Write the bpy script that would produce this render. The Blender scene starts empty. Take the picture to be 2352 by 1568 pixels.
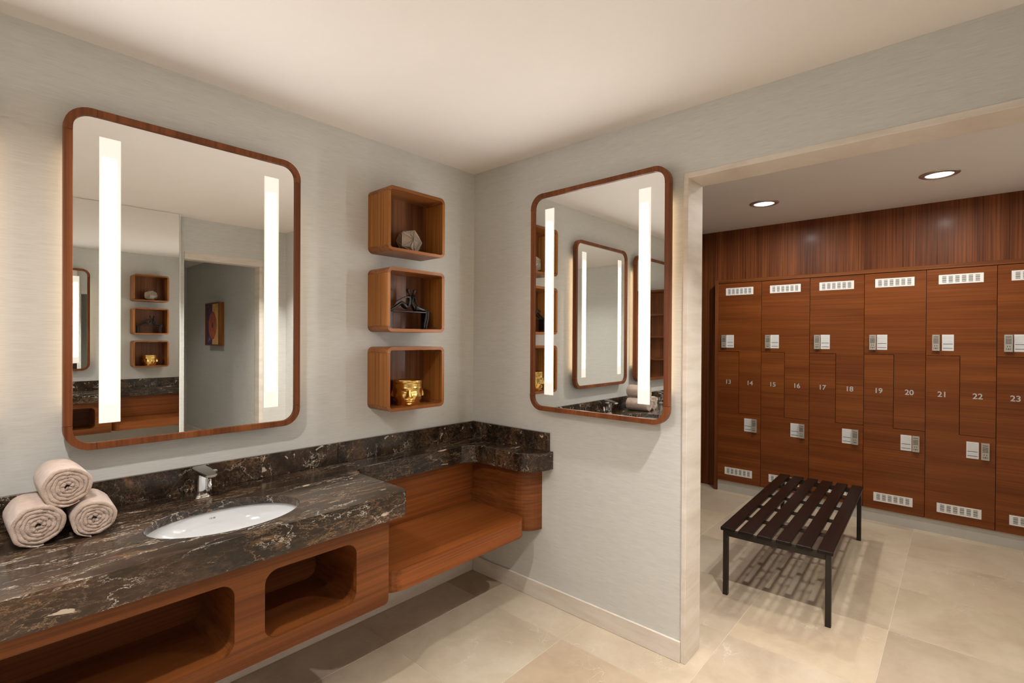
import bpy, bmesh, math, random
from mathutils import Vector, Matrix

random.seed(7)
S = bpy.context.scene
COL = S.collection
PI = math.pi

# ------------------------------------------------------------------ camera
YAW, PITCH, ROLL, FPX = 0.7321, -0.0046, 0.0054, 1147.6
CAM = Vector((-2.2564, -2.3650, 1.5))
f = Vector((math.cos(YAW) * math.cos(PITCH), math.sin(YAW) * math.cos(PITCH), math.sin(PITCH)))
r = Vector((math.sin(YAW), -math.cos(YAW), 0))
u = r.cross(f)
rr = r * math.cos(ROLL) + u * math.sin(ROLL)
uu = u * math.cos(ROLL) - r * math.sin(ROLL)
cd = bpy.data.cameras.new('camera')
cam = bpy.data.objects.new('camera', cd)
COL.objects.link(cam)
cd.sensor_width = 36.0
cd.lens = FPX * 36.0 / 2352.0
cd.clip_start = 0.02
M = Matrix((rr, uu, -f)).transposed().to_4x4()
M.translation = CAM
cam.matrix_world = M
S.camera = cam

# ------------------------------------------------------------------ world, colour management, exposure
w = bpy.data.worlds.new('world')
S.world = w
w.use_nodes = True
w.node_tree.nodes['Background'].inputs[0].default_value = (0.8, 0.85, 0.9, 1)
w.node_tree.nodes['Background'].inputs[1].default_value = 0.02
S.view_settings.view_transform = 'Standard'
S.view_settings.look = 'None'
S.view_settings.gamma = 1.0
S.view_settings.use_curve_mapping = False
S.view_settings.exposure = 0.07
S.cycles.use_denoising = True
S.cycles.max_bounces = 8
S.cycles.diffuse_bounces = 4
S.cycles.glossy_bounces = 6
S.cycles.use_adaptive_sampling = True
S.cycles.adaptive_threshold = 0.1
S.cycles.adaptive_min_samples = 16
S.cycles.transmission_bounces = 4
S.cycles.caustics_reflective = True
S.cycles.caustics_refractive = False
S.cycles.sample_clamp_indirect = 6.0

STRIP_EMIT = 36.0      # mirror light strips
BACK_EMIT = 5.5       # LED strips behind the mirrors
BATH_W = 13.5         # bathroom downlights
LOCK_W = 12.5         # locker-room downlights
HALL_W = 3.0
WARM = (1.0, 0.98, 0.95)
LOCKW = (1.0, 0.96, 0.90)

# ------------------------------------------------------------------ node helpers
class NT:
    def __init__(self, name):
        self.m = bpy.data.materials.new(name)
        self.m.use_nodes = True
        self.t = self.m.node_tree
        self.n = self.t.nodes
        self.b = self.n['Principled BSDF']
    def add(self, kind, **kw):
        nd = self.n.new(kind)
        for k, v in kw.items():
            setattr(nd, k, v)
        return nd
    def link(self, a, b):
        self.t.links.new(a, b)
    def coords(self, scale=(1, 1, 1), rnd=True, rot=(0, 0, 0)):
        tc = self.add('ShaderNodeTexCoord')
        mp = self.add('ShaderNodeMapping')
        mp.inputs['Scale'].default_value = scale
        mp.inputs['Rotation'].default_value = rot
        src = tc.outputs['Object']
        if rnd:
            oi = self.add('ShaderNodeObjectInfo')
            ml = self.add('ShaderNodeMath', operation='MULTIPLY')
            ml.inputs[1].default_value = 37.0
            self.link(oi.outputs['Random'], ml.inputs[0])
            ad = self.add('ShaderNodeVectorMath', operation='ADD')
            self.link(src, ad.inputs[0])
            self.link(ml.outputs[0], ad.inputs[1])
            src = ad.outputs[0]
        self.link(src, mp.inputs['Vector'])
        return mp.outputs[0]
    def noise(self, vec, scale=1, detail=4, rough=0.55, dist=0.0):
        nd = self.add('ShaderNodeTexNoise')
        nd.inputs['Scale'].default_value = scale
        nd.inputs['Detail'].default_value = detail
        nd.inputs['Roughness'].default_value = rough
        nd.inputs['Distortion'].default_value = dist
        self.link(vec, nd.inputs['Vector'])
        return nd.outputs['Fac']
    def ramp(self, fac, stops, interp='LINEAR'):
        nd = self.add('ShaderNodeValToRGB')
        cr = nd.color_ramp
        cr.interpolation = interp
        while len(cr.elements) < len(stops):
            cr.elements.new(0.5)
        for e, (p, c) in zip(cr.elements, stops):
            e.position = p
            e.color = (c[0], c[1], c[2], 1) if not isinstance(c, (int, float)) else (c, c, c, 1)
        self.link(fac, nd.inputs[0])
        return nd.outputs[0]
    def mix(self, fac, a, b, mode='MIX'):
        nd = self.add('ShaderNodeMix', data_type='RGBA', blend_type=mode)
        for inp, v in ((nd.inputs[0], fac), (nd.inputs[6], a), (nd.inputs[7], b)):
            if isinstance(v, (int, float)):
                inp.default_value = v
            elif isinstance(v, tuple):
                inp.default_value = (v[0], v[1], v[2], 1)
            else:
                self.link(v, inp)
        return nd.outputs[2]
    def math(self, op, a, b=None):
        nd = self.add('ShaderNodeMath', operation=op)
        for i, v in enumerate((a, b)):
            if v is None:
                continue
            if isinstance(v, (int, float)):
                nd.inputs[i].default_value = v
            else:
                self.link(v, nd.inputs[i])
        return nd.outputs[0]
    def bump(self, h, strength=0.1, dist=0.002):
        nd = self.add('ShaderNodeBump')
        nd.inputs['Strength'].default_value = strength
        nd.inputs['Distance'].default_value = dist
        self.link(h, nd.inputs['Height'])
        self.link(nd.outputs[0], self.b.inputs['Normal'])
    def base(self, c):
        if isinstance(c, tuple):
            self.b.inputs['Base Color'].default_value = (c[0], c[1], c[2], 1)
        else:
            self.link(c, self.b.inputs['Base Color'])
    def set(self, rough=0.5, metal=0.0, spec=0.5, coat=0.0, coat_rough=0.1):
        self.b.inputs['Roughness'].default_value = rough
        self.b.inputs['Metallic'].default_value = metal
        self.b.inputs['Specular IOR Level'].default_value = spec
        self.b.inputs['Coat Weight'].default_value = coat
        self.b.inputs['Coat Roughness'].default_value = coat_rough
        return self.m

def plain(name, col, rough=0.5, metal=0.0, spec=0.5, vary=0.06, vscale=14.0, bump=0.0):
    t = NT(name)
    v = t.coords((1, 1, 1))
    n = t.noise(v, vscale, 3)
    lo = tuple(c * (1 - vary) for c in col)
    hi = tuple(min(1, c * (1 + vary)) for c in col)
    t.base(t.ramp(n, [(0.3, lo), (0.7, hi)]))
    if bump:
        t.bump(t.noise(v, vscale * 12, 2), bump, 0.001)
    return t.set(rough, metal, spec)

def wood(name, axis, dark, mid, light, rough=0.38, fine=1.0, coat=0.08, lines=0.35):
    t = NT(name)
    lo, hi = 0.5, 9.0
    sc = [hi, hi, hi]; sc['xyz'.index(axis[0])] = lo
    if len(axis) > 1:
        sc['xyz'.index(axis[1])] = 2.0
    v = t.coords(tuple(sc))
    big = t.noise(v, 1.0, 3, 0.5, 0.25)
    sc2 = [85 * fine] * 3; sc2['xyz'.index(axis[0])] = 1.0
    if len(axis) > 1:
        sc2['xyz'.index(axis[1])] = 9.0
    v2 = t.coords(tuple(sc2))
    fin = t.noise(v2, 1.0, 3, 0.6)
    c = t.ramp(big, [(0.25, dark), (0.5, mid), (0.75, light)])
    l = t.ramp(fin, [(0.3, 0.45), (0.52, 1.0), (0.75, 1.35)])
    c2 = t.mix(lines * 2 if lines < 0.5 else 1.0, c, l, 'MULTIPLY')
    t.base(c2)
    t.bump(fin, 0.06, 0.001)
    return t.set(rough, 0, 0.20, coat, 0.18)

MAT = {}
# wallpaper: greige with a fine horizontal weave
t = NT('wallpaper_greige')
v = t.coords((14, 14, 420), rnd=False)
n1 = t.noise(v, 1.0, 3, 0.6)
n2 = t.noise(t.coords((2.5, 2.5, 60), rnd=False), 1.0, 3)
c = t.ramp(n1, [(0.3, (0.60, 0.588, 0.545)), (0.55, (0.67, 0.658, 0.615)), (0.75, (0.72, 0.708, 0.665))])
t.base(t.mix(0.25, c, t.ramp(n2, [(0.35, 0.86), (0.65, 1.0)]), 'MULTIPLY'))
t.bump(n1, 0.22, 0.0015)
MAT['wall'] = t.set(0.7, 0, 0.3)
MAT['ceiling'] = plain('ceiling_paint', (0.87, 0.81, 0.755), 0.8, vary=0.01, vscale=3)
MAT['white_paint'] = plain('white_paint', (0.82, 0.79, 0.74), 0.6, vary=0.01)
MAT['grout'] = plain('grout', (0.66, 0.56, 0.44), 0.8)

# beige marble floor tile, tone from the object's own colour
t = NT('beige_marble_tile')
v = t.coords((1, 1, 1))
cl = t.noise(v, 2.2, 6, 0.6, 0.6)
fi = t.noise(v, 18, 5, 0.65)
oi = t.add('ShaderNodeObjectInfo')
c = t.ramp(cl, [(0.28, (0.46, 0.365, 0.265)), (0.5, (0.56, 0.46, 0.345)), (0.72, (0.62, 0.53, 0.41))])
c = t.mix(1.0, c, oi.outputs['Color'], 'MULTIPLY')
c = t.mix(0.25, c, t.ramp(fi, [(0.35, 0.75), (0.6, 1.05)]), 'MULTIPLY')
vo = t.add('ShaderNodeTexVoronoi', feature='DISTANCE_TO_EDGE')
vo.inputs['Scale'].default_value = 3.1
dv = t.add('ShaderNodeVectorMath', operation='ADD')
nz = t.add('ShaderNodeTexNoise'); nz.inputs['Scale'].default_value = 4.0; nz.inputs['Detail'].default_value = 5
t.link(v, nz.inputs['Vector'])
t.link(v, dv.inputs[0]); t.link(nz.outputs['Color'], dv.inputs[1])
t.link(dv.outputs[0], vo.inputs['Vector'])
vein = t.ramp(vo.outputs['Distance'], [(0.0, 0.8), (0.008, 0.3), (0.022, 0.0)])
gate = t.ramp(t.noise(v, 3.1, 2), [(0.54, 0.0), (0.70, 0.5)])
c = t.mix(t.math('MULTIPLY', vein, gate), c, (0.86, 0.80, 0.72))
t.base(c)
t.link(t.ramp(fi, [(0.3, 0.32), (0.7, 0.42)]), t.b.inputs['Roughness'])
t.b.inputs['Specular IOR Level'].default_value = 0.45
MAT['tile'] = t.m

# cream stone trim and skirting
t = NT('cream_stone')
v = t.coords((1, 1, 6))
t.base(t.ramp(t.noise(v, 3.0, 5, 0.6, 0.4), [(0.3, (0.66, 0.57, 0.475)), (0.55, (0.76, 0.685, 0.60)), (0.75, (0.80, 0.735, 0.655))]))
MAT['stone'] = t.set(0.4, 0, 0.4)
MAT['grey_kick'] = plain('grey_plinth', (0.52, 0.49, 0.44), 0.35, vary=0.04)

# dark emperador marble
def emperador(name, sc, rough, amt=1.0):
    t = NT(name)
    v = t.coords(sc, rnd=False)
    big = t.noise(v, 2.4, 5, 0.6, 0.5)
    c = t.ramp(big, [(0.28, (0.012, 0.0075, 0.005)), (0.47, (0.026, 0.016, 0.0105)), (0.60, (0.050, 0.029, 0.017)), (0.74, (0.105, 0.053, 0.025))])
    fine = t.noise(v, 34, 5, 0.7)
    c = t.mix(0.8, c, t.ramp(fine, [(0.32, 0.5), (0.55, 1.1), (0.70, 2.4)]), 'MULTIPLY')
    nz = t.add('ShaderNodeTexNoise'); nz.inputs['Scale'].default_value = 5.0; nz.inputs['Detail'].default_value = 6
    nz.inputs['Roughness'].default_value = 0.68
    t.link(v, nz.inputs['Vector'])
    def veins(scale, am, wid, lo, hi, col, c, gs):
        vm = t.add('ShaderNodeVectorMath', operation='SCALE'); vm.inputs['Scale'].default_value = am
        t.link(nz.outputs['Color'], vm.inputs[0])
        ad = t.add('ShaderNodeVectorMath', operation='ADD')
        t.link(v, ad.inputs[0]); t.link(vm.outputs[0], ad.inputs[1])
        vo = t.add('ShaderNodeTexVoronoi', feature='DISTANCE_TO_EDGE'); vo.inputs['Scale'].default_value = scale
        t.link(ad.outputs[0], vo.inputs['Vector'])
        ve = t.ramp(vo.outputs['Distance'], [(0.0, 1.0), (wid, 0.3), (wid * 2.0, 0.0)])
        g = t.ramp(t.noise(v, gs, 3, 0.6), [(lo, 0.0), (hi, 1.0)])
        return t.mix(t.math('MULTIPLY', t.math('MULTIPLY', ve, g), amt), c, col)
    c = veins(6.0, 0.34, 0.014, 0.45, 0.60, (0.30, 0.17, 0.085), c, 2.2)
    c = veins(13.0, 0.30, 0.015, 0.44, 0.60, (0.30, 0.20, 0.12), c, 3.1)
    c = veins(24.0, 0.22, 0.020, 0.46, 0.62, (0.20, 0.12, 0.065), c, 4.7)
    c = veins(3.4, 0.42, 0.007, 0.47, 0.56, (0.74, 0.66, 0.55), c, 2.6)
    fl = t.noise(v, 10.5, 5, 0.55, 0.7)
    c = t.mix(t.ramp(fl, [(0.675, 0.0), (0.70, 0.85)]), c, (0.64, 0.53, 0.41))
    rust = t.noise(v, 3.4, 6, 0.72, 0.6)
    c = t.mix(t.ramp(rust, [(0.60, 0.0), (0.70, 0.7)]), c, (0.24, 0.12, 0.055))
    t.base(c)
    return t.set(rough, 0, 0.5)
MAT['marble'] = emperador('dark_emperador_marble', (0.85, 3.0, 2.4), 0.17)
MAT['marble_b'] = emperador('dark_emperador_marble_splash', (2.2, 2.2, 2.2), 0.16)

CD, CM, CL = (0.11, 0.029, 0.0065), (0.175, 0.052, 0.0125), (0.235, 0.078, 0.020)
MAT['wood_x'] = wood('teak_grain_along_x', 'x', CD, CM, CL)
MAT['wood_y'] = wood('teak_grain_along_y', 'y', CD, CM, CL)
MAT['shelf_x'] = wood('light_boosted_teak_shelf', 'x', (0.15, 0.038, 0.0075), (0.235, 0.066, 0.0145), (0.31, 0.096, 0.023))  # same teak, colour brightened to stand in for light on the corner shelf
MAT['box_back'] = wood('box_back_veneer', 'z', (0.10, 0.036, 0.015), (0.165, 0.060, 0.024), (0.23, 0.09, 0.038), lines=0.4)
MAT['box_x'] = wood('box_shelf_teak', 'x', (0.20, 0.066, 0.017), (0.285, 0.100, 0.027), (0.36, 0.135, 0.039))
MAT['wood_h'] = wood('teak_grain_wrapping_round', 'xy', CD, CM, CL)
MAT['wood_z'] = wood('teak_grain_upright', 'z', (0.24, 0.085, 0.018), (0.34, 0.128, 0.028), (0.42, 0.168, 0.040), lines=0.4)
MAT['frame'] = wood('mirror_frame_wood', 'z', (0.13, 0.036, 0.010), (0.20, 0.058, 0.016), (0.27, 0.085, 0.025), rough=0.4)
MAT['locker'] = wood('locker_veneer', 'y', (0.135, 0.034, 0.0075), (0.19, 0.052, 0.0108), (0.255, 0.075, 0.016), rough=0.33, fine=2.2, lines=0.32)
MAT['panel_z'] = wood('wall_panel_veneer', 'z', (0.11, 0.030, 0.009), (0.19, 0.056, 0.016), (0.27, 0.086, 0.025), rough=0.46, fine=1.0, lines=0.5, coat=0.04)
MAT['dark_panel'] = wood('dark_stained_panel', 'z', (0.018, 0.006, 0.004), (0.03, 0.010, 0.006), (0.045, 0.015, 0.008), rough=0.4)
MAT['wenge'] = wood('dark_wenge_slats', 'x', (0.006, 0.0027, 0.0019), (0.010, 0.0042, 0.0028), (0.016, 0.0066, 0.0042), rough=0.36)
MAT['carcass'] = plain('carcass_shadow_gap', (0.016, 0.007, 0.004), 0.6)
MAT['black_metal'] = plain('dark_bronze_metal', (0.030, 0.024, 0.019), 0.38, 0.5)
MAT['steel'] = plain('brushed_steel', (0.62, 0.60, 0.57), 0.32, 0.9, vary=0.03)
MAT['chrome'] = plain('chrome', (0.86, 0.86, 0.86), 0.06, 1.0, vary=0.0)
MAT['ceramic'] = plain('white_ceramic', (0.72, 0.725, 0.725), 0.12, vary=0.005)
MAT['number'] = plain('satin_silver_numeral', (0.56, 0.54, 0.51), 0.4, 0.25, vary=0.02)
MAT['mark'] = plain('grey_print', (0.32, 0.35, 0.34), 0.4)
MAT['plastic'] = plain('white_plastic', (0.84, 0.81, 0.77), 0.4, vary=0.01)
MAT['slot'] = plain('vent_slot_grey', (0.30, 0.30, 0.29), 0.5)
MAT['lockface'] = plain('lock_faceplate', (0.46, 0.42, 0.36), 0.38, 0.35)
MAT['lockdark'] = plain('lock_keys_dark', (0.055, 0.048, 0.042), 0.4)
MAT['card'] = plain('notice_card', (0.78, 0.77, 0.755), 0.35, vary=0.02)
MAT['cardgrey'] = plain('notice_fine_print', (0.55, 0.56, 0.55), 0.4)
MAT['bronze'] = plain('dark_bronze', (0.032, 0.029, 0.027), 0.28, 0.75)
MAT['gold'] = plain('polished_gold', (0.90, 0.60, 0.20), 0.27, 1.0, vary=0.02)
MAT['geode'] = plain('aged_pewter', (0.36, 0.29, 0.225), 0.42, 0.3, vary=0.35, vscale=9)
MAT['rubber'] = plain('black_rubber', (0.02, 0.02, 0.02), 0.6)
t = NT('terry_towel')
v = t.coords((1, 1, 1))
t.base(t.ramp(t.noise(v, 40, 3), [(0.3, (0.52, 0.385, 0.305)), (0.7, (0.66, 0.50, 0.405))]))
t.bump(t.noise(v, 420, 2), 0.8, 0.004)
t.b.inputs['Sheen Weight'].default_value = 0.4
MAT['towel'] = t.set(0.95, 0, 0.1)
t = NT('silvered_mirror')
t.base((0.90, 0.91, 0.895))
MAT['mirror'] = t.set(0.0, 1.0)

def emit(name, col, st):
    t = NT(name)
    t.base((0.8, 0.8, 0.8))
    t.b.inputs['Emission Color'].default_value = (col[0], col[1], col[2], 1)
    t.b.inputs['Emission Strength'].default_value = st
    return t.set(0.4)
MAT['lens'] = emit('downlight_lens', (1.0, 0.97, 0.93), 3.0)
MAT['led'] = emit('warm_led_tape', (1.0, 0.72, 0.42), BACK_EMIT)
# frosted light strip in the mirror: LED row behind it, ends and one side fall off
t = NT('frosted_light_strip')
tc = t.add('ShaderNodeTexCoord')
sx = t.add('ShaderNodeSeparateXYZ')
t.link(tc.outputs['Generated'], sx.inputs[0])
ends = t.ramp(sx.outputs['Z'], [(0.0, 0.0), (0.02, 0.0), (0.065, 0.0), (0.085, 0.3), (0.095, 1.0), (0.905, 1.0), (0.915, 0.3), (0.935, 0.0), (0.98, 0.0), (1.0, 0.0)])
side = t.ramp(sx.outputs['X'], [(0.0, 0.0), (0.10, 0.02), (0.20, 1.0), (0.74, 1.0), (0.84, 0.02), (1.0, 0.0)])
fac = t.math('MAXIMUM', t.math('MULTIPLY', ends, side), 0.0205)
hue = t.ramp(fac, [(0.02, (1.0, 0.89, 0.76)), (0.06, (1.0, 0.91, 0.80)), (0.4, (1.0, 0.96, 0.90)), (1.0, (1.0, 0.98, 0.95))])
t.base((0.42, 0.42, 0.40))
t.link(hue, t.b.inputs['Emission Color'])
t.link(t.math('MULTIPLY', fac, STRIP_EMIT), t.b.inputs['Emission Strength'])
MAT['strip'] = t.set(0.5)
# abstract canvas: indigo left, ochre right, rust-red oval
t = NT('abstract_canvas')
tc = t.add('ShaderNodeTexCoord')
sx = t.add('ShaderNodeSeparateXYZ')
t.link(tc.outputs['Generated'], sx.inputs[0])
nn = t.noise(tc.outputs['Generated'], 6, 4)
left = t.ramp(nn, [(0.35, (0.05, 0.035, 0.12)), (0.6, (0.12, 0.05, 0.10)), (0.75, (0.45, 0.38, 0.42))])
right = t.ramp(nn, [(0.35, (0.75, 0.38, 0.09)), (0.65, (0.90, 0.55, 0.20))])
half = t.math('GREATER_THAN', sx.outputs['Y'], 0.45)
c = t.mix(half, left, right)
dy = t.math('MULTIPLY', t.math('SUBTRACT', sx.outputs['Y'], 0.48), 3.2)
dz = t.math('MULTIPLY', t.math('SUBTRACT', sx.outputs['Z'], 0.47), 2.9)
d2 = t.math('ADD', t.math('MULTIPLY', dy, dy), t.math('MULTIPLY', dz, dz))
c = t.mix(t.math('LESS_THAN', d2, 1.0), c, t.ramp(nn, [(0.4, (0.42, 0.09, 0.045)), (0.7, (0.60, 0.15, 0.06))]))
c = t.mix(t.math('LESS_THAN', d2, 0.035), c, (0.07, 0.05, 0.06))
t.base(c)
MAT['canvas'] = t.set(0.6)

# ------------------------------------------------------------------ mesh helpers
def obj(name, bm, mat, parent=None, smooth=False, loc=(0, 0, 0)):
    if isinstance(bm, bmesh.types.BMesh):
        me = bpy.data.meshes.new(name)
        bmesh.ops.recalc_face_normals(bm, faces=bm.faces)
        bm.to_mesh(me)
        bm.free()
    else:
        me = bm
    mats = mat if isinstance(mat, (list, tuple)) else [mat]
    if not me.materials:
        for k in mats:
            me.materials.append(MAT[k])
    if smooth:
        for p in me.polygons:
            p.use_smooth = True
    o = bpy.data.objects.new(name, me)
    COL.objects.link(o)
    o.location = loc
    if parent is not None:
        o.parent = parent
    return o
def tag(o, label, cat, group=None):
    o['label'] = label
    o['category'] = cat
    if group:
        o['group'] = group
    return o
def thing(name, label, cat, loc=(0, 0, 0), rz=0.0, group=None):
    o = bpy.data.objects.new(name, None)
    COL.objects.link(o)
    o.empty_display_size = 0.05
    o.location = loc
    o.rotation_euler = (0, 0, rz)
    return tag(o, label, cat, group)
def struct(name, bm, mat, label=None):
    o = obj(name, bm, mat)
    o['kind'] = 'structure'
    if label:
        o['label'] = label
    return o
def bx(bm, a, b, mi=0):
    x0, y0, z0 = (min(a[i], b[i]) for i in range(3))
    x1, y1, z1 = (max(a[i], b[i]) for i in range(3))
    vs = [bm.verts.new(p) for p in ((x0, y0, z0), (x1, y0, z0), (x1, y1, z0), (x0, y1, z0), (x0, y0, z1), (x1, y0, z1), (x1, y1, z1), (x0, y1, z1))]
    for q in ((0, 3, 2, 1), (4, 5, 6, 7), (0, 1, 5, 4), (1, 2, 6, 5), (2, 3, 7, 6), (3, 0, 4, 7)):
        fc = bm.faces.new([vs[i] for i in q])
        fc.material_index = mi
    return vs
def box(a, b, bev=0.0, seg=2):
    bm = bmesh.new()
    bx(bm, a, b)
    if bev:
        bmesh.ops.bevel(bm, geom=bm.edges[:], offset=bev, segments=seg, affect='EDGES', profile=0.5)
    return bm
def boxes(lst):
    bm = bmesh.new()
    for it in lst:
        bx(bm, it[0], it[1], it[2] if len(it) > 2 else 0)
    return bm
def prism(pts, lo, hi, fn, bm=None, mi=0):
    """closed polygon pts (u, v) swept from lo to hi; fn(u, v, d) -> xyz"""
    bm = bm or bmesh.new()
    a = [bm.verts.new(fn(p[0], p[1], lo)) for p in pts]
    b = [bm.verts.new(fn(p[0], p[1], hi)) for p in pts]
    n = len(pts)
    fs = [bm.faces.new(a[::-1]), bm.faces.new(b)]
    for i in range(n):
        fs.append(bm.faces.new((a[i], a[(i + 1) % n], b[(i + 1) % n], b[i])))
    for q in fs:
        q.material_index = mi
    return bm
def strip_solid(pairs, lo, hi, fn, bm=None):
    """solid between two matching open polylines (outer, inner), swept lo..hi"""
    bm = bm or bmesh.new()
    rows = []
    for o_, i_ in pairs:
        rows.append([bm.verts.new(fn(o_[0], o_[1], lo)), bm.verts.new(fn(i_[0], i_[1], lo)), bm.verts.new(fn(i_[0], i_[1], hi)), bm.verts.new(fn(o_[0], o_[1], hi))])
    for k in range(len(rows) - 1):
        for j in range(4):
            bm.faces.new((rows[k][j], rows[k][(j + 1) % 4], rows[k + 1][(j + 1) % 4], rows[k + 1][j]))
    bm.faces.new(rows[0][::-1])
    bm.faces.new(rows[-1])
    return bm
def tube(pts, rads, n=12, bm=None, caps=True):
    bm = bm or bmesh.new()
    P = [Vector(p) for p in pts]
    if isinstance(rads, (int, float)):
        rads = [rads] * len(P)
    rings = []
    prev = None
    for i, p in enumerate(P):
        d = (P[min(i + 1, len(P) - 1)] - P[max(i - 1, 0)]).normalized()
        if prev is None:
            a = d.orthogonal().normalized()
        else:
            a = (prev - d * prev.dot(d)).normalized()
        prev = a
        b = d.cross(a)
        rings.append([bm.verts.new(p + (a * math.cos(2 * PI * k / n) + b * math.sin(2 * PI * k / n)) * rads[i]) for k in range(n)])
    for i in range(len(rings) - 1):
        for k in range(n):
            bm.faces.new((rings[i][k], rings[i][(k + 1) % n], rings[i + 1][(k + 1) % n], rings[i + 1][k]))
    if caps:
        bm.faces.new(rings[0][::-1])
        bm.faces.new(rings[-1])
    return bm
def lathe(prof, n=32, sx=1.0, sy=1.0, bm=None, c=(0, 0, 0)):
    bm = bm or bmesh.new()
    rings = []
    for rad, z in prof:
        if rad < 1e-6:
            rings.append([bm.verts.new((c[0], c[1], c[2] + z))])
        else:
            rings.append([bm.verts.new((c[0] + rad * sx * math.cos(2 * PI * k / n), c[1] + rad * sy * math.sin(2 * PI * k / n), c[2] + z)) for k in range(n)])
    for a, b in zip(rings, rings[1:]):
        for k in range(n):
            if len(a) == 1 and len(b) > 1:
                bm.faces.new((a[0], b[(k + 1) % n], b[k]))
            elif len(b) == 1 and len(a) > 1:
                bm.faces.new((a[k], a[(k + 1) % n], b[0]))
            elif len(a) > 1:
                bm.faces.new((a[k], a[(k + 1) % n], b[(k + 1) % n], b[k]))
    return bm
def arc(cx, cy, rad, a0, a1, n=8, ry=None):
    ry = rad if ry is None else ry
    return [(cx + rad * math.cos(a0 + (a1 - a0) * i / n), cy + ry * math.sin(a0 + (a1 - a0) * i / n)) for i in range(n + 1)]
XZ = lambda u_, v_, d: (u_, d, v_)       # drawn on a wall that runs along x, depth along y
YZ = lambda u_, v_, d: (d, u_, v_)
XY = lambda u_, v_, d: (u_, v_, d)
def dup(root, loc=None, rz=None):
    c = root.copy(); COL.objects.link(c)
    if loc is not None: c.location = loc
    if rz is not None: c.rotation_euler = (0, 0, rz)
    for ch in list(root.children):
        k = ch.copy(); COL.objects.link(k); k.parent = c
        for g in list(ch.children):
            q = g.copy(); COL.objects.link(q); q.parent = k
    return c

# ------------------------------------------------------------------ the setting
HB, HL = 2.5695, 2.612          # ceiling heights, washroom and locker room
XL, YM, YH = -4.2, -2.80, -2.90  # left wall, mirror wall, header wall
WT = 0.163                       # thickness of the wall with the opening
OY0, OY1, OZ = -1.427, -2.64, 2.245
LX, PX = 2.859, 2.98             # locker fronts, panelled wall behind them

fl = struct('floor', box((XL - 0.1, 0.1, -0.06), (3.1, -3.1, -0.0012)), 'grout', 'beige marble tiled floor')
P0 = 0.605
gx = [-0.23 + P0 * k for k in range(-8, 7)]
gy = [-0.28 - P0 * k for k in range(-1, 6)]
tone = {(-1, 1): (0.97, 0.985, 0.96), (-1, 2): (0.90, 0.835, 0.765), (0, 0): (0.80, 0.74, 0.70), (0, 1): (1.0, 1.0, 0.98), (0, 2): (1.0, 0.99, 0.96), (-2, 1): (0.93, 0.92, 0.88), (-2, 2): (1.0, 0.95, 0.90), (-1, 0): (0.96, 0.94, 0.92), (1, 3): (1.0, 0.95, 0.88), (2, 4): (0.95, 0.93, 0.88), (3, 4): (0.94, 0.91, 0.86)}
full = None
g = 0.0011
for i in range(len(gx) - 1):
    for j in range(len(gy) - 1):
        x0, x1 = max(gx[i], XL), min(gx[i + 1], 3.05)
        y1, y0 = min(gy[j], 0.0), max(gy[j + 1], -3.05)
        if x1 - x0 < 0.02 or y1 - y0 < 0.02:
            continue
        cx, cy = (x0 + x1) / 2, (y0 + y1) / 2
        hx, hy = (x1 - x0) / 2 - g, (y1 - y0) / 2 - g
        isfull = abs(x1 - x0 - P0) < 1e-4 and abs(y1 - y0 - P0) < 1e-4
        if isfull and full:
            me = full
        else:
            me = box((-hx, -hy, -0.0105), (hx, hy, 0), 0.0006, 1)
        o = obj('floor_tile', me, 'tile', fl, loc=(cx, cy, 0))
        if isfull:
            full = o.data
        kx, ky = i - 8, j
        c = tone.get((kx, ky))
        if not c:
            b_ = random.uniform(0.86, 1.02)
            c = (b_, b_ * random.uniform(0.965, 0.995), b_ * random.uniform(0.92, 0.98))
        o.color = (c[0], c[1], c[2], 1)

struct('ceiling', box((XL - 0.1, 0.1, HB), (0.0, YH - 0.1, HB + 0.08)), 'ceiling', 'plain warm white ceiling of the washroom')
struct('ceiling', box((WT, 0.1, HL), (3.1, -3.1, HL + 0.08)), 'ceiling', 'plain ceiling of the locker room')
struct('wall_back', box((XL - 0.1, 0, 0), (0.0, 0.1, HB + 0.08)), 'wall', 'greige textured wallpaper wall behind the washbasins')
struct('wall_left', box((XL - 0.1, 0, 0), (XL, YH - 0.1, HB)), 'wall', 'greige textured wallpaper end wall')
struct('wall_right', boxes([((0, 0.1, 0), (WT, OY0 + 0.022, HL + 0.08)), ((0, OY0 + 0.022, OZ + 0.025), (WT, OY1 - 0.022, HL + 0.08)), ((0, OY1 - 0.022, 0), (WT, -3.1, HL + 0.08))]), 'wall', 'greige wallpaper wall with the wide opening')
XE = -0.961
struct('wall_front', box((XL, YM - 0.02, 0), (XE, YH - 0.1, HB)), 'wall', 'wall carrying the large frameless mirror')
wm = obj('wall_mirror', box((XL + 0.002, YM, 0.003), (XE - 0.002, YM - 0.018, HB - 0.003)), 'mirror')
tag(wm, 'full height frameless mirror covering the wall opposite the washbasins', 'mirror')
struct('trim_1', box((XE, YM + 0.003, 0), (XE + 0.006, YM - 0.02, HB)), 'white_paint', 'white edge strip of the mirror wall')
struct('wall_front_header', boxes([((XE, YH, 2.265), (0, YH - 0.1, HB)), ((XE, YH, 0), (-0.90, YH - 0.1, 2.265)), ((-0.225, YH, 0), (0, YH - 0.1, 2.265))]), 'wall', 'greige wall over the passage opening')
# stone lining of the passage opening
tr = struct('trim_2', box((-0.90, YH + 0.006, 2.20), (-0.225, YH - 0.106, 2.265), 0.002, 1), 'stone', 'cream stone lining of the passage opening')
obj('jamb', box((-0.262, YH + 0.006, 0), (-0.225, YH - 0.106, 2.20), 0.002, 1), 'stone', tr)
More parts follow.
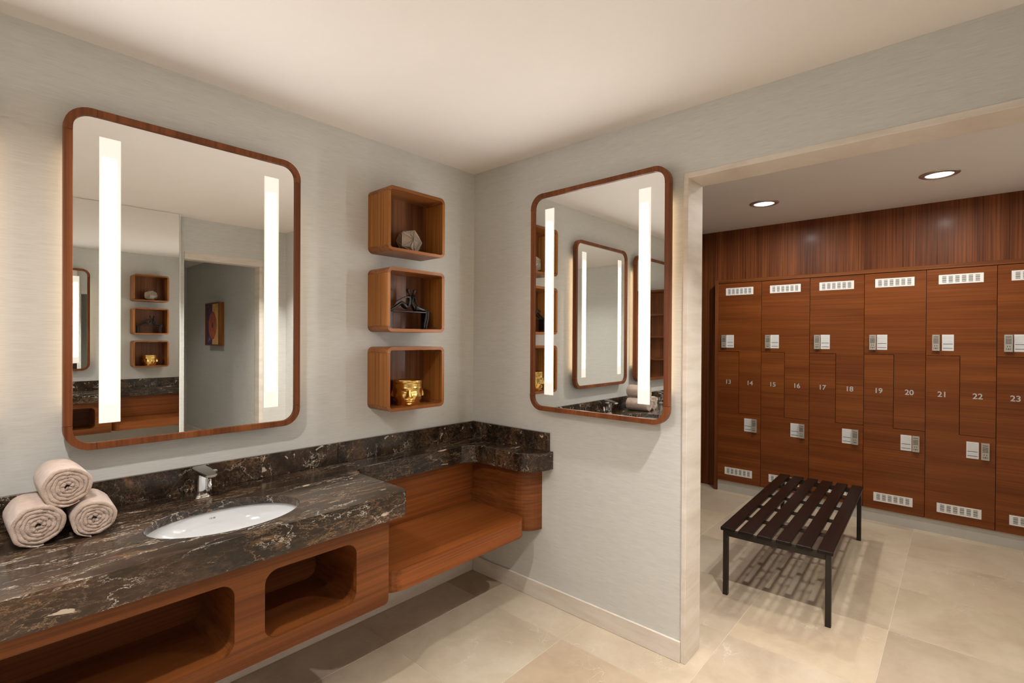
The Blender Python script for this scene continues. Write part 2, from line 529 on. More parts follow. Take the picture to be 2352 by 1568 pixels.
# passage beyond
struct('wall_passage', boxes([((-0.262, YH - 0.1, 0), (0, -5.3, 2.40)), ((-2.2, -5.2, 0), (-0.262, -5.3, 2.40)), ((-2.3, YH - 0.1, 0), (-2.2, -5.3, 2.40))]), 'wall', 'greige passage walls seen through the opening')
struct('ceiling_passage', box((-2.3, YH - 0.1, 2.40), (0, -5.3, 2.46)), 'white_paint', 'white passage ceiling')
struct('floor_passage', box((-2.3, -3.1, -0.06), (0, -5.3, 0)), 'tile', 'beige passage floor')
struct('baseboard_passage', boxes([((-0.282, YH - 0.107, 0), (-0.262, -5.2, 0.385)), ((-2.2, -5.18, 0), (-0.282, -5.2, 0.385))]), 'stone', 'tall cream stone skirting of the passage')

# opening between washroom and locker room: cream stone lining
tr = struct('trim_3', box((-0.006, OY0, OZ), (WT + 0.004, OY1, OZ + 0.025), 0.0015, 1), 'stone', 'cream stone lining of the locker room opening')
obj('jamb', box((-0.006, OY0 + 0.022, 0), (WT + 0.004, OY0, OZ + 0.025), 0.0015, 1), 'stone', tr)
obj('jamb', box((-0.006, OY1, 0), (WT + 0.004, OY1 - 0.022, OZ + 0.025), 0.0015, 1), 'stone', tr)
struct('baseboard_right', box((-0.012, -0.012, 0), (0, OY0 + 0.023, 0.098), 0.002, 1), 'stone', 'cream stone skirting along the wall with the opening')
struct('baseboard_back', box((XL, -0.012, 0), (-0.0, 0, 0.098), 0.002, 1), 'stone', 'cream stone skirting under the washbasins')

# locker room walls
struct('wall_locker_back', box((PX, -0.1, 0), (PX + 0.1, -3.1, HL)), 'panel_z', 'upright grain dark wood panelled wall above the lockers')
struct('wall_locker_left', box((WT, -0.437, 0), (2.715, -0.36, HL)), 'dark_panel', 'dark stained wood wall at the side of the locker room')
struct('wall_locker_recess', box((2.60, -0.20, 0), (PX, -0.1, HL)), 'dark_panel', 'dark recess wall beside the lockers')
struct('wall_locker_right', box((WT, -3.0, 0), (3.1, -3.1, HL)), 'wall', 'greige wall at the far end of the locker room')

# ------------------------------------------------------------------ marble counter
ZT, ZB = 0.866, 0.766
YFm, XRm, YS, XB = -0.660, -0.985, -0.170, -0.170
def counter_path():
    p = [(XL, YFm)]
    p += arc(XRm - 0.05, YFm + 0.05, 0.05, -PI / 2, 0, 6)                     # rounded front corner
    p += [(XRm, YS - 0.10)]
    p += arc(XRm + 0.10, YS - 0.10, 0.10, PI, PI / 2, 8)                      # concave fillet
    p += arc(XB - 0.11, YS - 0.11, 0.11, PI / 2, 0, 8)                        # inside corner
    p += arc(0.0, -0.50, 0.17, PI, 1.5 * PI, 12, 0.155)[0:]                   # rounded end on the right wall
    return p
path = counter_path()
outline = path + [(0.0, 0.0), (XL, 0.0)]
BAS = [(-1.604, -0.412), (-2.62, -0.412)]
RX, RY = 0.247, 0.176
bm = bmesh.new()
def loop(pts, z):
    vs = [bm.verts.new((a, b, z)) for a, b in pts]
    return [bm.edges.new((vs[i], vs[(i + 1) % len(vs)])) for i in range(len(vs))]
ed = loop(outline, ZT - 0.03)
for cx, cy in BAS:
    ed += loop([(cx + RX * math.cos(2 * PI * k / 56), cy + RY * math.sin(2 * PI * k / 56)) for k in range(56)], ZT - 0.03)
res = bmesh.ops.triangle_fill(bm, edges=ed, use_beauty=True)
fs = [x for x in res['geom'] if isinstance(x, bmesh.types.BMFace)]
ex = bmesh.ops.extrude_face_region(bm, geom=fs)
bmesh.ops.translate(bm, verts=[x for x in ex['geom'] if isinstance(x, bmesh.types.BMVert)], vec=(0, 0, 0.03))
bmesh.ops.recalc_face_normals(bm, faces=bm.faces)
te = [e for e in bm.edges if all(abs(v_.co.z - ZT) < 1e-5 for v_ in e.verts) and len(e.link_faces) == 2 and abs(e.link_faces[0].normal.z - e.link_faces[1].normal.z) > 0.5
      and not all(abs(v_.co.y) < 1e-5 for v_ in e.verts) and not all(abs(v_.co.x) < 1e-5 for v_ in e.verts)]
bmesh.ops.bevel(bm, geom=te, offset=0.0025, segments=2, affect='EDGES', profile=0.5)
ctr = thing('marble_countertop', 'dark brown veined marble countertop stepping round the corner', 'countertop', (0, 0, 0))
obj('slab', bm, 'marble', ctr)
# dropped front edge: same outline, 100 mm tall, 25 mm thick
def offset_in(p, d):
    out = []
    for i in range(len(p)):
        a = Vector(p[max(i - 1, 0)]); b = Vector(p[min(i + 1, len(p) - 1)])
        tdir = (b - a).normalized()
        nrm = Vector((-tdir.y, tdir.x))
        out.append((p[i][0] + nrm.x * d, p[i][1] + nrm.y * d))
    return out
inn = offset_in(path, 0.025)
inn[-1] = (-0.0, path[-1][1] + 0.025)
obj('front_edge', strip_solid(list(zip(path, inn)), ZB, ZT - 0.03, XY), 'marble', ctr)
SP = 0.969
obj('backsplash', box((XL, -0.0, ZT), (-0.962, -0.020, SP), 0.0015, 1), 'marble_b', ctr)
obj('backsplash', box((-0.960, -0.0, ZT), (-0.0, -0.020, SP), 0.0015, 1), 'marble_b', ctr)
obj('backsplash', box((-0.0, -0.021, ZT), (-0.020, -0.632, SP), 0.0015, 1), 'marble_b', ctr)

# ------------------------------------------------------------------ wash basins and taps
def make_basin(label):
    b = thing('wash_basin', label, 'basin', (0, 0, 0))
    prof = []
    zt = ZT - 0.031
    k = 14
    inner = [(1.045 * math.cos(a) ** 0.55 if math.cos(a) > 1e-6 else 0.0, zt - 0.100 * math.sin(a)) for a in [i * (PI / 2) / k for i in range(k)]]
    inner += [(0.09, zt - 0.101)]
    outer = [(0.10, zt - 0.115)] + [(x + 0.05, z - 0.012) for x, z in inner[::-1][1:]] + [(1.12, zt)]
    bm = lathe(inner[::-1] + [(1.12, zt)] , 48, RX, RY)
    lathe(outer, 48, RX, RY, bm)
    bmesh.ops.remove_doubles(bm, verts=bm.verts, dist=1e-5)
    obj('bowl', bm, 'ceramic', b, smooth=True)
    obj('drain', lathe([(0, zt - 0.096), (0.021, zt - 0.096), (0.024, zt - 0.100), (0.024, zt - 0.113), (0, zt - 0.113)], 24), 'chrome', b, smooth=True)
    mk = bmesh.new()
    for i, (h, w_) in enumerate(((0.0055, 0.0010), (0.0055, 0.003), (0.0055, 0.0010), (0.0055, 0.0032), (0.0055, 0.0022))):
        x = -0.011 + i * 0.0046
        bx(mk, (x, 0.1615, zt - 0.024), (x + w_, 0.158, zt - 0.024 + h))
    obj('maker_mark', mk, 'mark', b)
    return b
b1 = make_basin('white oval undermount basin below the large framed mirror')
b1.location = (BAS[0][0], BAS[0][1], 0)
b2 = dup(b1, (BAS[1][0], BAS[1][1], 0))
b2['label'] = 'white oval undermount basin at the left end of the counter'
def make_tap(label):
    tp = thing('basin_tap', label, 'tap', (0, 0, 0))
    def sq(w_, d_, n=24, p=0.55):
        return [(w_ / 2 * math.copysign(abs(math.cos(2 * PI * k / n)) ** p, math.cos(2 * PI * k / n)), d_ / 2 * math.copysign(abs(math.sin(2 * PI * k / n)) ** p, math.sin(2 * PI * k / n))) for k in range(n)]
    def loft(secs):
        bm = bmesh.new()
        rg = [[bm.verts.new((x, y + oy, z)) for x, y in sq(w_, d_)] for w_, d_, z, oy in secs]
        for p_, q_ in zip(rg, rg[1:]):
            for k in range(24):
                bm.faces.new((p_[k], p_[(k + 1) % 24], q_[(k + 1) % 24], q_[k]))
        bm.faces.new(rg[0][::-1]); bm.faces.new(rg[-1])
        return bm
    obj('base_ring', loft([(0.056, 0.056, 0.0, 0), (0.056, 0.056, 0.004, 0), (0.050, 0.050, 0.006, 0)]), 'chrome', tp, smooth=True)
    obj('body', loft([(0.047, 0.047, 0.006, 0), (0.043, 0.043, 0.030, 0), (0.042, 0.042, 0.070, -0.001), (0.044, 0.046, 0.098, -0.003), (0.044, 0.046, 0.101, -0.003)]), 'chrome', tp, smooth=True)
    # flat spout plate reaching over the bowl, dipping slightly
    pl = prism([(-0.025, 0.026), (-0.027, -0.02), (-0.022, -0.085), (-0.012, -0.093), (0.012, -0.093), (0.022, -0.085), (0.027, -0.02), (0.025, 0.026)], 0.101, 0.116, XY)
    for q in pl.verts:
        q.co.z += 0.10 * q.co.y if q.co.z < 0.11 else 0.16 * q.co.y
    bmesh.ops.bevel(pl, geom=pl.edges[:], offset=0.003, segments=2, affect='EDGES')
    so = obj('spout', pl, 'chrome', tp)
    obj('aerator', tube([(0, -0.078, 0.0945), (0, -0.078, 0.088)], 0.010, 16), 'rubber', so)
    obj('lever', prism([(0.020, 0.004), (0.052, -0.006), (0.052, -0.020), (0.020, -0.022)], 0.094, 0.1005, XY), 'chrome', tp)
    obj('sensor_eye', tube([(0.004, -0.0215, 0.024), (0.004, -0.0242, 0.024)], 0.0068, 16), 'rubber', tp)
    obj('pop_up_rod', tube([(0.038, 0.016, 0.0), (0.038, 0.016, 0.040), (0.038, 0.016, 0.042), (0.038, 0.016, 0.060)], [0.010, 0.010, 0.008, 0.008], 14), 'chrome', tp, smooth=True)
    return tp
t1 = make_tap('chrome basin tap behind the oval basin below the large framed mirror')
t1.location = (-1.604, -0.120, ZT)
t1.rotation_euler = (0, 0, math.radians(8))
t2 = dup(t1, (-2.62, -0.112, ZT))
t2['label'] = 'chrome basin tap behind the basin at the left end of the counter'

# ------------------------------------------------------------------ vanity cabinet with open niches
YC, XC, ZC0, ZC1 = -0.618, -1.065, 0.41, ZB
def rrect(x0, x1, z0, z1, rad, n=8):
    return (arc(x1 - rad, z0 + rad, rad, -PI / 2, 0, n) + arc(x1 - rad, z1 - rad, rad, 0, PI / 2, n) + arc(x0 + rad, z1 - rad, rad, PI / 2, PI, n) + arc(x0 + rad, z0 + rad, rad, PI, 1.5 * PI, n))
vc = thing('vanity_cabinet', 'wall hung teak vanity cabinet with rounded open niches', 'cabinet')
NI = [(-1.557, -1.212, 0.470, 0.706), (-2.56, -1.652, 0.470, 0.706), (-3.0, -2.655, 0.470, 0.706)]
bm = bmesh.new()
vs = [bm.verts.new((a, YC, b)) for a, b in (arc(XC - 0.02, ZC0 + 0.02, 0.02, -PI / 2, 0, 5) + [(XC, ZC1), (XL, ZC1), (XL, ZC0)])]
ed = [bm.edges.new((vs[i], vs[(i + 1) % len(vs)])) for i in range(len(vs))]
for n_ in NI:
    vv = [bm.verts.new((a, YC, b)) for a, b in rrect(*n_, 0.045)]
    ed += [bm.edges.new((vv[i], vv[(i + 1) % len(vv)])) for i in range(len(vv))]
res = bmesh.ops.triangle_fill(bm, edges=ed, use_beauty=True)
fs = [x for x in res['geom'] if isinstance(x, bmesh.types.BMFace)]
ex = bmesh.ops.extrude_face_region(bm, geom=fs)
bmesh.ops.translate(bm, verts=[x for x in ex['geom'] if isinstance(x, bmesh.types.BMVert)], vec=(0, 0.022, 0))
obj('front_panel', bm, 'wood_x', vc)
for n_ in NI:
    out = rrect(*n_, 0.045)
    big = rrect(n_[0] - 0.012, n_[1] + 0.012, n_[2] - 0.012, n_[3] + 0.012, 0.057)
    nb = strip_solid(list(zip(big + big[:1], out + out[:1])), YC + 0.022, YC + 0.33, XZ)
    ni = obj('niche_lining', nb, 'wood_h', vc)
    obj('niche_back', prism(big, YC + 0.33, YC + 0.342, XZ), 'wood_x', ni)
obj('side_panel', box((XC, YC + 0.022, ZC0), (XC - 0.02, -0.013, ZC1)), 'wood_y', vc)
obj('bottom_panel', box((XL, YC + 0.022, ZC0), (XC - 0.02, -0.013, ZC0 + 0.018)), 'wood_x', vc)

# ------------------------------------------------------------------ corner shelf unit
cs = thing('corner_shelf_unit', 'teak corner shelf with curved end panel under the marble', 'shelf unit')
ZS0, ZS1 = 0.412, 0.503
pts = [(XC + 0.002, -0.122), (XC + 0.002, -0.50)]
pts = [(-0.122, -0.122), (XC + 0.002, -0.122), (XC + 0.002, -0.578 + 0.0)]
pts = [(-0.122, -0.122), (XC + 0.004, -0.122)] + [(XC + 0.004, -0.50)] + arc(XC + 0.12, -0.578 + 0.10, 0.115, PI, 1.5 * PI, 8, 0.10)[1:] + arc(-0.122 - 0.085, -0.578 + 0.085, 0.085, -PI / 2, 0, 8)
bm = prism(pts, ZS0, ZS1, XY)
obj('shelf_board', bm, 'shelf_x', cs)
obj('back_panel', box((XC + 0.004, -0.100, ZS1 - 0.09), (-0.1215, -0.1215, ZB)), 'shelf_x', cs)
bp = [(-0.1215, -0.1005)] + [(-0.1215, -0.46)] + arc(0.0, -0.46, 0.1215, PI, 1.5 * PI, 10, 0.116)[1:]
inn = [(-0.100, -0.1005), (-0.100, -0.46)] + arc(0.0, -0.46, 0.100, PI, 1.5 * PI, 10, 0.094)[1:]
obj('curved_end_panel', strip_solid(list(zip(bp, inn)), 0.41, ZB, XY), 'wood_h', cs)

# ------------------------------------------------------------------ framed mirrors
MW, MH, MR, FW = 0.828, 1.212, 0.078, 0.0245
def make_mirror(label):
    m = thing('framed_mirror', label, 'mirror', group='backlit mirrors in teak frames')
    x0, x1, z0, z1 = -MW / 2, MW / 2, -MH / 2, MH / 2
    D0, D1 = -0.036, -0.070
    ri = MR - FW
    gp = 0.0006
    e = 0.012
    def corner(cx, cz, a0, ext):
        n = 8
        o_ = [(cx + MR * math.cos(a0 + i * PI / 2 / n), cz + MR * math.sin(a0 + i * PI / 2 / n)) for i in range(n + 1)]
        i_ = [(cx + ri * math.cos(a0 + i * PI / 2 / n), cz + ri * math.sin(a0 + i * PI / 2 / n)) for i in range(n + 1)]
        d0 = (math.sin(a0), -math.cos(a0)); d1 = (-math.sin(a0 + PI / 2), math.cos(a0 + PI / 2))
        o_ = [(o_[0][0] + d0[0] * e, o_[0][1] + d0[1] * e)] + o_ + [(o_[-1][0] + d1[0] * e, o_[-1][1] + d1[1] * e)]
        i_ = [(i_[0][0] + d0[0] * e, i_[0][1] + d0[1] * e)] + i_ + [(i_[-1][0] + d1[0] * e, i_[-1][1] + d1[1] * e)]
        return strip_solid(list(zip(o_, i_)), D0, D1, XZ)
    for cx, cz, a0 in ((x1 - MR, z1 - MR, 0), (x0 + MR, z1 - MR, PI / 2), (x0 + MR, z0 + MR, PI), (x1 - MR, z0 + MR, 1.5 * PI)):
        obj('frame_corner', corner(cx, cz, a0, e), 'frame', m)
    q = MR + e + gp
    obj('frame_rail', box((x0, D0, z0 + q), (x0 + FW, D1, z1 - q), 0.0012, 1), 'frame', m)
    obj('frame_rail', box((x1 - FW, D0, z0 + q), (x1, D1, z1 - q), 0.0012, 1), 'frame', m)
    obj('frame_rail', box((x0 + q, D0, z0), (x1 - q, D1, z0 + FW), 0.0012, 1), 'frame', m)
    obj('frame_rail', box((x0 + q, D0, z1 - FW), (x1 - q, D1, z1), 0.0012, 1), 'frame', m)
    ip = rrect(x0 + FW, x1 - FW, z0 + FW, z1 - FW, ri)
    obj('glass', prism(ip, -0.052, -0.060, XZ), 'mirror', m)
    for s in (-1, 1):
        cx = s * 0.286
        obj('light_strip', box((cx - 0.031, -0.0600, -0.515), (cx + 0.031, -0.0612, 0.515)), 'strip', m)
    obj('backing_box', box((-0.30, 0, -0.53), (0.30, -0.036, 0.53)), 'white_paint', m)
    obj('back_board', prism(rrect(x0 + 0.006, x1 - 0.006, z0 + 0.006, z1 - 0.006, MR - 0.006), -0.037, -0.052, XZ), 'dark_panel', m)
    for s in (-1, 1):
        obj('backlight_tape', box((s * 0.372, -0.026, -0.46), (s * 0.384, -0.0355, 0.46)), 'led', m)
    return m
m1 = make_mirror('large framed mirror with two light strips above the oval basin')
m1.location = (-1.596, 0, 1.704)
m2 = dup(m1, (-0.0, -0.953, 1.708), -PI / 2)
m2['label'] = 'framed mirror with two light strips beside the locker room opening'
m3 = dup(m1, (-2.592, 0, 1.704))
m3['label'] = 'framed mirror over the left basin, seen only in reflection'

# ------------------------------------------------------------------ box shelves and what stands in them
def make_box(label):
    b = thing('box_shelf', label, 'shelf', group='teak box shelves beside the corner')
    W2, H2, rad, th, D = 0.1885, 0.1675, 0.030, 0.017, -0.185
    ri = rad - th
    def cor(cx, cz, a0):
        n = 6
        return ([(cx + rad * math.cos(a0 + i * PI / 2 / n), cz + rad * math.sin(a0 + i * PI / 2 / n)) for i in range(n + 1)],
                [(cx + ri * math.cos(a0 + i * PI / 2 / n), cz + ri * math.sin(a0 + i * PI / 2 / n)) for i in range(n + 1)])
    for s in (1, -1):
        c = H2 - rad
        if s == 1:
            o1, i1 = cor(W2 - rad, c, 0); o2, i2 = cor(-W2 + rad, c, PI / 2)
        else:
            o1, i1 = cor(-W2 + rad, -c, PI); o2, i2 = cor(W2 - rad, -c, 1.5 * PI)
        obj('top_panel' if s == 1 else 'bottom_panel', strip_solid(list(zip(o1 + o2, i1 + i2)), 0, D, XZ), 'box_x', b)
    for s in (1, -1):
        obj('side_panel', box((s * W2, 0, -H2 + rad + 0.0008), (s * (W2 - th), D, H2 - rad - 0.0008)), 'wood_z', b)
    obj('back_panel', box((-W2 + th, -0.004, -H2 + th), (W2 - th, -0.016, H2 - th)), 'box_back', b)
    return b
BXC = -0.594
s1 = make_box('topmost teak box shelf holding the faceted sculpture')
s1.location = (BXC, 0, 2.122)
s2 = dup(s1, (BXC, 0, 1.7025)); s2['label'] = 'middle teak box shelf holding the bronze seated figures'
s3 = dup(s1, (BXC, 0, 1.2885)); s3['label'] = 'lowest teak box shelf holding the gold face bowl'
FL = -0.1675 + 0.017

# faceted sculpture: rhombic solid with rimmed faces
ph = (1 + 5 ** 0.5) / 2
vs = []
for a in (-1, 1):
    for b in (-1, 1):
        vs += [(0, a, b * ph), (a, b * ph, 0), (a * ph, 0, b)]
        vs += [(0, a / ph, b * ph), (a / ph, b * ph, 0), (a * ph, 0, b / ph)]
        for c in (-1, 1):
            vs.append((a, b, c))
bm = bmesh.new()
ico = [Vector(v_).normalized() * 1.0 for v_ in vs if abs(Vector(v_).length - (1 + ph * ph) ** 0.5) < 1e-6]
dod = [Vector(v_).normalized() * 0.924 for v_ in vs if abs(Vector(v_).length - 3 ** 0.5) < 1e-6]
# keep the twelve icosahedral and twenty dodecahedral corners of the thirty-rhomb solid
for p_ in ico + dod:
    bm.verts.new(p_)
hull = bmesh.ops.convex_hull(bm, input=bm.verts)
bmesh.ops.dissolve_limit(bm, angle_limit=0.12, verts=bm.verts, edges=bm.edges)
bmesh.ops.inset_individual(bm, faces=bm.faces[:], thickness=0.07, depth=-0.06)
for v_ in bm.verts:
    v_.co.x *= 0.094; v_.co.y *= 0.064; v_.co.z *= 0.074
    if v_.co.x < -0.02:
        v_.co.z *= 1.0 - 0.9 * abs(v_.co.x + 0.02)
bmesh.ops.rotate(bm, verts=bm.verts, matrix=Matrix.Rotation(0.45, 3, 'Z'))
mz = min(v_.co.z for v_ in bm.verts)
bmesh.ops.translate(bm, verts=bm.verts, vec=(0, 0, -mz))
o = obj('faceted_sculpture', bm, 'geode', loc=(BXC + 0.012, -0.092, 2.122 + FL))
tag(o, 'grey faceted metal sculpture in the topmost box shelf', 'sculpture')

# bronze couple on a plank
fg = thing('bronze_figures', 'slender dark bronze pair of seated figures on a plank', 'sculpture', (BXC + 0.004, -0.095, 1.7025 + FL))
obj('plank', box((-0.140, -0.028, 0.092), (0.138, 0.028, 0.098), 0.001, 1), 'bronze', fg)
obj('support', box((-0.142, -0.026, 0), (-0.116, 0.026, 0.092), 0.002, 1), 'bronze', fg)
obj('support', box((0.110, -0.020, 0), (0.120, 0.026, 0.092), 0.001, 1), 'bronze', fg)
def skin(name, verts, edges, rad, parent, root=0):
    me = bpy.data.meshes.new(name)
    me.from_pydata(verts, edges, [])
    me.materials.append(MAT['bronze'])
    o = bpy.data.objects.new(name, me)
    COL.objects.link(o)
    o.parent = parent
    md = o.modifiers.new('skin', 'SKIN')
    sv = me.skin_vertices[0].data
    for i, r_ in enumerate(rad):
        sv[i].radius = (r_ * 1.22, r_ * 1.22)
        sv[i].use_root = (i == root)
    md.use_smooth_shade = True
    ss = o.modifiers.new('sub', 'SUBSURF')
    ss.levels = 1; ss.render_levels = 2
    return o
# left figure: leaning, knees drawn up, feet to the left, one arm stretched along the legs
V_ = [(0.0, 0.0, 0.112), (0.006, 0.0, 0.135), (0.012, 0.0, 0.160), (0.016, 0.0, 0.180), (0.010, 0.0, 0.196), (0.0, 0.0, 0.212), (-0.004, 0.0, 0.224),
      (-0.024, -0.010, 0.126), (-0.050, -0.010, 0.146), (-0.085, -0.010, 0.122), (-0.118, -0.010, 0.102), (-0.130, -0.010, 0.100),
      (-0.020, 0.010, 0.122), (-0.040, 0.012, 0.140), (-0.078, 0.012, 0.118), (-0.110, 0.012, 0.101),
      (-0.012, -0.012, 0.178), (-0.045, -0.014, 0.168), (-0.080, -0.014, 0.150), (-0.092, -0.014, 0.142)]
E_ = [(0, 1), (1, 2), (2, 3), (3, 4), (4, 5), (5, 6), (0, 7), (7, 8), (8, 9), (9, 10), (10, 11), (0, 12), (12, 13), (13, 14), (14, 15), (3, 16), (16, 17), (17, 18), (18, 19)]
R_ = [0.013, 0.009, 0.010, 0.009, 0.004, 0.008, 0.010, 0.010, 0.008, 0.006, 0.004, 0.004, 0.009, 0.007, 0.005, 0.004, 0.0045, 0.0035, 0.003, 0.002]
skin('reclining_figure', V_, E_, R_, fg)
V_ = [(0.024, 0.0, 0.112), (0.026, 0.0, 0.136), (0.030, 0.0, 0.160), (0.032, 0.0, 0.182), (0.036, 0.0, 0.198), (0.042, 0.0, 0.210), (0.043, 0.0, 0.222),
      (0.060, -0.012, 0.116), (0.096, -0.014, 0.110), (0.112, -0.018, 0.106), (0.100, -0.030, 0.072), (0.088, -0.034, 0.030), (0.080, -0.040, 0.006), (0.076, -0.048, 0.004),
      (0.060, 0.010, 0.114), (0.098, 0.006, 0.110), (0.120, -0.024, 0.104), (0.112, -0.034, 0.060), (0.098, -0.038, 0.022), (0.090, -0.044, 0.005),
      (0.036, -0.014, 0.176), (0.040, -0.020, 0.150), (0.056, -0.020, 0.128)]
E_ = [(0, 1), (1, 2), (2, 3), (3, 4), (4, 5), (5, 6), (0, 7), (7, 8), (8, 9), (9, 10), (10, 11), (11, 12), (12, 13), (0, 14), (14, 15), (15, 16), (16, 17), (17, 18), (18, 19), (3, 20), (20, 21), (21, 22)]
R_ = [0.013, 0.009, 0.010, 0.009, 0.004, 0.008, 0.010, 0.010, 0.008, 0.007, 0.0055, 0.005, 0.004, 0.004, 0.009, 0.008, 0.007, 0.0055, 0.0045, 0.004, 0.0045, 0.0035, 0.0025]
skin('seated_figure', V_, E_, R_, fg)

# gold bowl with faces round it
def face_disp(a, z):
    """a: angle off the face axis, z: 0..1 height. returns outward displacement in m"""
    G = lambda x, s: math.exp(-(x / s) ** 2)
    a = a / 1.22
    d = 0.0
    nw = 0.075 + 0.07 * max(0.0, 0.62 - z) / 0.3
    if 0.36 < z < 0.80:
        k = (0.80 - z) / 0.44
        d += 0.020 * k * G(a, nw) * min(1, (z - 0.36) / 0.05)
    for s in (-1, 1):
        d += 0.004 * G(a - s * 0.12, 0.06) * G(z - 0.405, 0.035)           # nostrils
        d -= 0.0065 * G(a - s * 0.30, 0.17) * G(z - 0.60, 0.085)           # eye socket
        d += 0.0060 * G(a - s * 0.31, 0.13) * G(z - 0.585, 0.040)          # lid
        d -= 0.0030 * G(a - s * 0.31, 0.12) * G(z - 0.572, 0.012)          # lid line
        br = 0.74 + 0.05 * math.cos((a - s * 0.33) * 4.0)
        d += 0.0040 * G(a - s * 0.33, 0.22) * G(z - br, 0.022)             # brow
        d += 0.0050 * G(a - s * 0.42, 0.16) * G(z - 0.38, 0.13)            # cheek
    d += 0.0095 * G(a, 0.19) * G(z - 0.265, 0.032)                          # upper lip
    d += 0.0095 * G(a, 0.16) * G(z - 0.185, 0.030)                          # lower lip
    d -= 0.0040 * G(a, 0.24) * G(z - 0.225, 0.011)
    d += 0.010 * G(a, 0.16) * G(z - 0.055, 0.060)                           # chin
    d += 0.006 * G(a, 0.50) - 0.003
    return d
bm = bmesh.new()
NA, NZ = 168, 72
HBW = 0.135
rings = []
for j in range(NZ + 1):
    z = j / NZ
    base = 0.060 + 0.022 * math.sin(min(1.0, z / 0.55) * PI / 2) + (0.003 if z > 0.90 else 0.0)
    row = []
    for k in range(NA):
        a = 2 * PI * k / NA
        best = ((a + PI / 2 + 0.50 + PI / 4) % (PI / 2)) - PI / 4
        d = face_disp(best, z / 0.90) if z < 0.90 else 0.0015
        rad = base + d
        row.append(bm.verts.new((rad * math.cos(a), rad * math.sin(a), z * HBW)))
    rings.append(row)
for rad, z in ((0.080, 1.0), (0.074, 0.9), (0.06, 0.3), (0.03, 0.12)):
    rings.append([bm.verts.new((rad * math.cos(2 * PI * k / NA), rad * math.sin(2 * PI * k / NA), z * HBW)) for k in range(NA)])
for a, b in zip(rings, rings[1:]):
    for k in range(NA):
        bm.faces.new((a[k], a[(k + 1) % NA], b[(k + 1) % NA], b[k]))
bm.faces.new(rings[0][::-1]); bm.faces.new(rings[-1])
bmesh.ops.scale(bm, verts=bm.verts, vec=(0.93, 0.93, 1.0))
o = obj('gold_face_bowl', bm, 'gold', smooth=True, loc=(BXC - 0.002, -0.101, 1.2885 + FL))
tag(o, 'polished gold bowl moulded with faces in the lowest box shelf', 'bowl')

# ------------------------------------------------------------------ rolled towels
def towel(label, loc, R, L, a_end, rz=0.0, turns=5.2):
    bm = bmesh.new()
    N = 150
    r0 = 0.003
    pitch = (R - r0) / turns
    prof = [(0.0, 0.86), (0.005, 1.0), (0.02, 1.02), (L * 0.5, 1.03), (L - 0.02, 1.0), (L - 0.006, 0.97), (L, 0.80)]
    sects = []
    for i in range(N + 1):
        s = i / N
        # ends at a_end on the outside
        a = a_end - (1 - s) * turns * 2 * PI
        wob = 1 + 0.035 * math.sin(3 * a + 1.3) + 0.02 * math.sin(7.1 * a)
        rc = (r0 + (R - r0 - pitch * 0.5) * s + pitch * 0.5 * 0) * wob + pitch * 0.2
        th = pitch * 0.97 * (1.0 if s < 0.97 else max(0.25, (1 - s) / 0.03))
        ring = []
        jit = 0.0016 * math.sin(5.3 * a) + 0.0012 * math.sin(11.7 * a)
        for yy, k in prof:
            e = jit if yy < 0.01 else 0
            q = rc - th * 0.5 * k
            ring.append(bm.verts.new((q * math.cos(a), yy + e, q * math.sin(a))))
        for yy, k in prof[::-1]:
            e = jit if yy < 0.01 else 0
            q = rc + th * 0.5 * k
            ring.append(bm.verts.new((q * math.cos(a), yy + e, q * math.sin(a))))
        sects.append(ring)
    m = len(sects[0])
    for a, b in zip(sects, sects[1:]):
        for k in range(m):
            bm.faces.new((a[k], a[(k + 1) % m], b[(k + 1) % m], b[k]))
    bm.faces.new(sects[0][::-1]); bm.faces.new(sects[-1])
    for v_ in bm.verts:
        v_.co.z *= 0.95
    mz = min(v_.co.z for v_ in bm.verts)
    bmesh.ops.translate(bm, verts=bm.verts, vec=(0, 0, -mz))
    o = obj('rolled_towel', bm, 'towel', smooth=True, loc=loc)
    o.rotation_euler = (0, 0, rz)
    return tag(o, label, 'towel', 'rolled towels stacked on the counter')
towel('rolled beige towel at the left of the bottom pair', (-2.088, -0.300, ZT), 0.067, 0.20, -PI * 0.45, 0.03)
towel('rolled beige towel at the right of the bottom pair, nearest the basin', (-1.960, -0.318, ZT), 0.060, 0.20, -PI * 0.55, -0.04)
towel('rolled beige towel resting on top of the other two', (-2.020, -0.280, ZT + 0.100), 0.066, 0.19, -PI * 0.35, 0.02)

# ------------------------------------------------------------------ open shelving on the left end wall (seen in the mirrors)
ou = thing('open_shelving', 'dark wood open shelving on the end wall, seen in the small mirror', 'shelf unit', (XL, -0.68, 0))
obj('side_panel', box((0.001, 0.30, 0.95), (0.26, 0.28, 2.15)), 'panel_z', ou)
obj('side_panel', box((0.001, -0.30, 0.95), (0.26, -0.28, 2.15)), 'panel_z', ou)
obj('back_panel', box((0.001, -0.28, 0.95), (0.012, 0.28, 2.15)), 'panel_z', ou)
for z in (0.95, 1.24, 1.53, 1.82, 2.13):
    obj('shelf_board', box((0.012, -0.28, z), (0.26, 0.28, z + 0.02)), 'wood_y', ou)

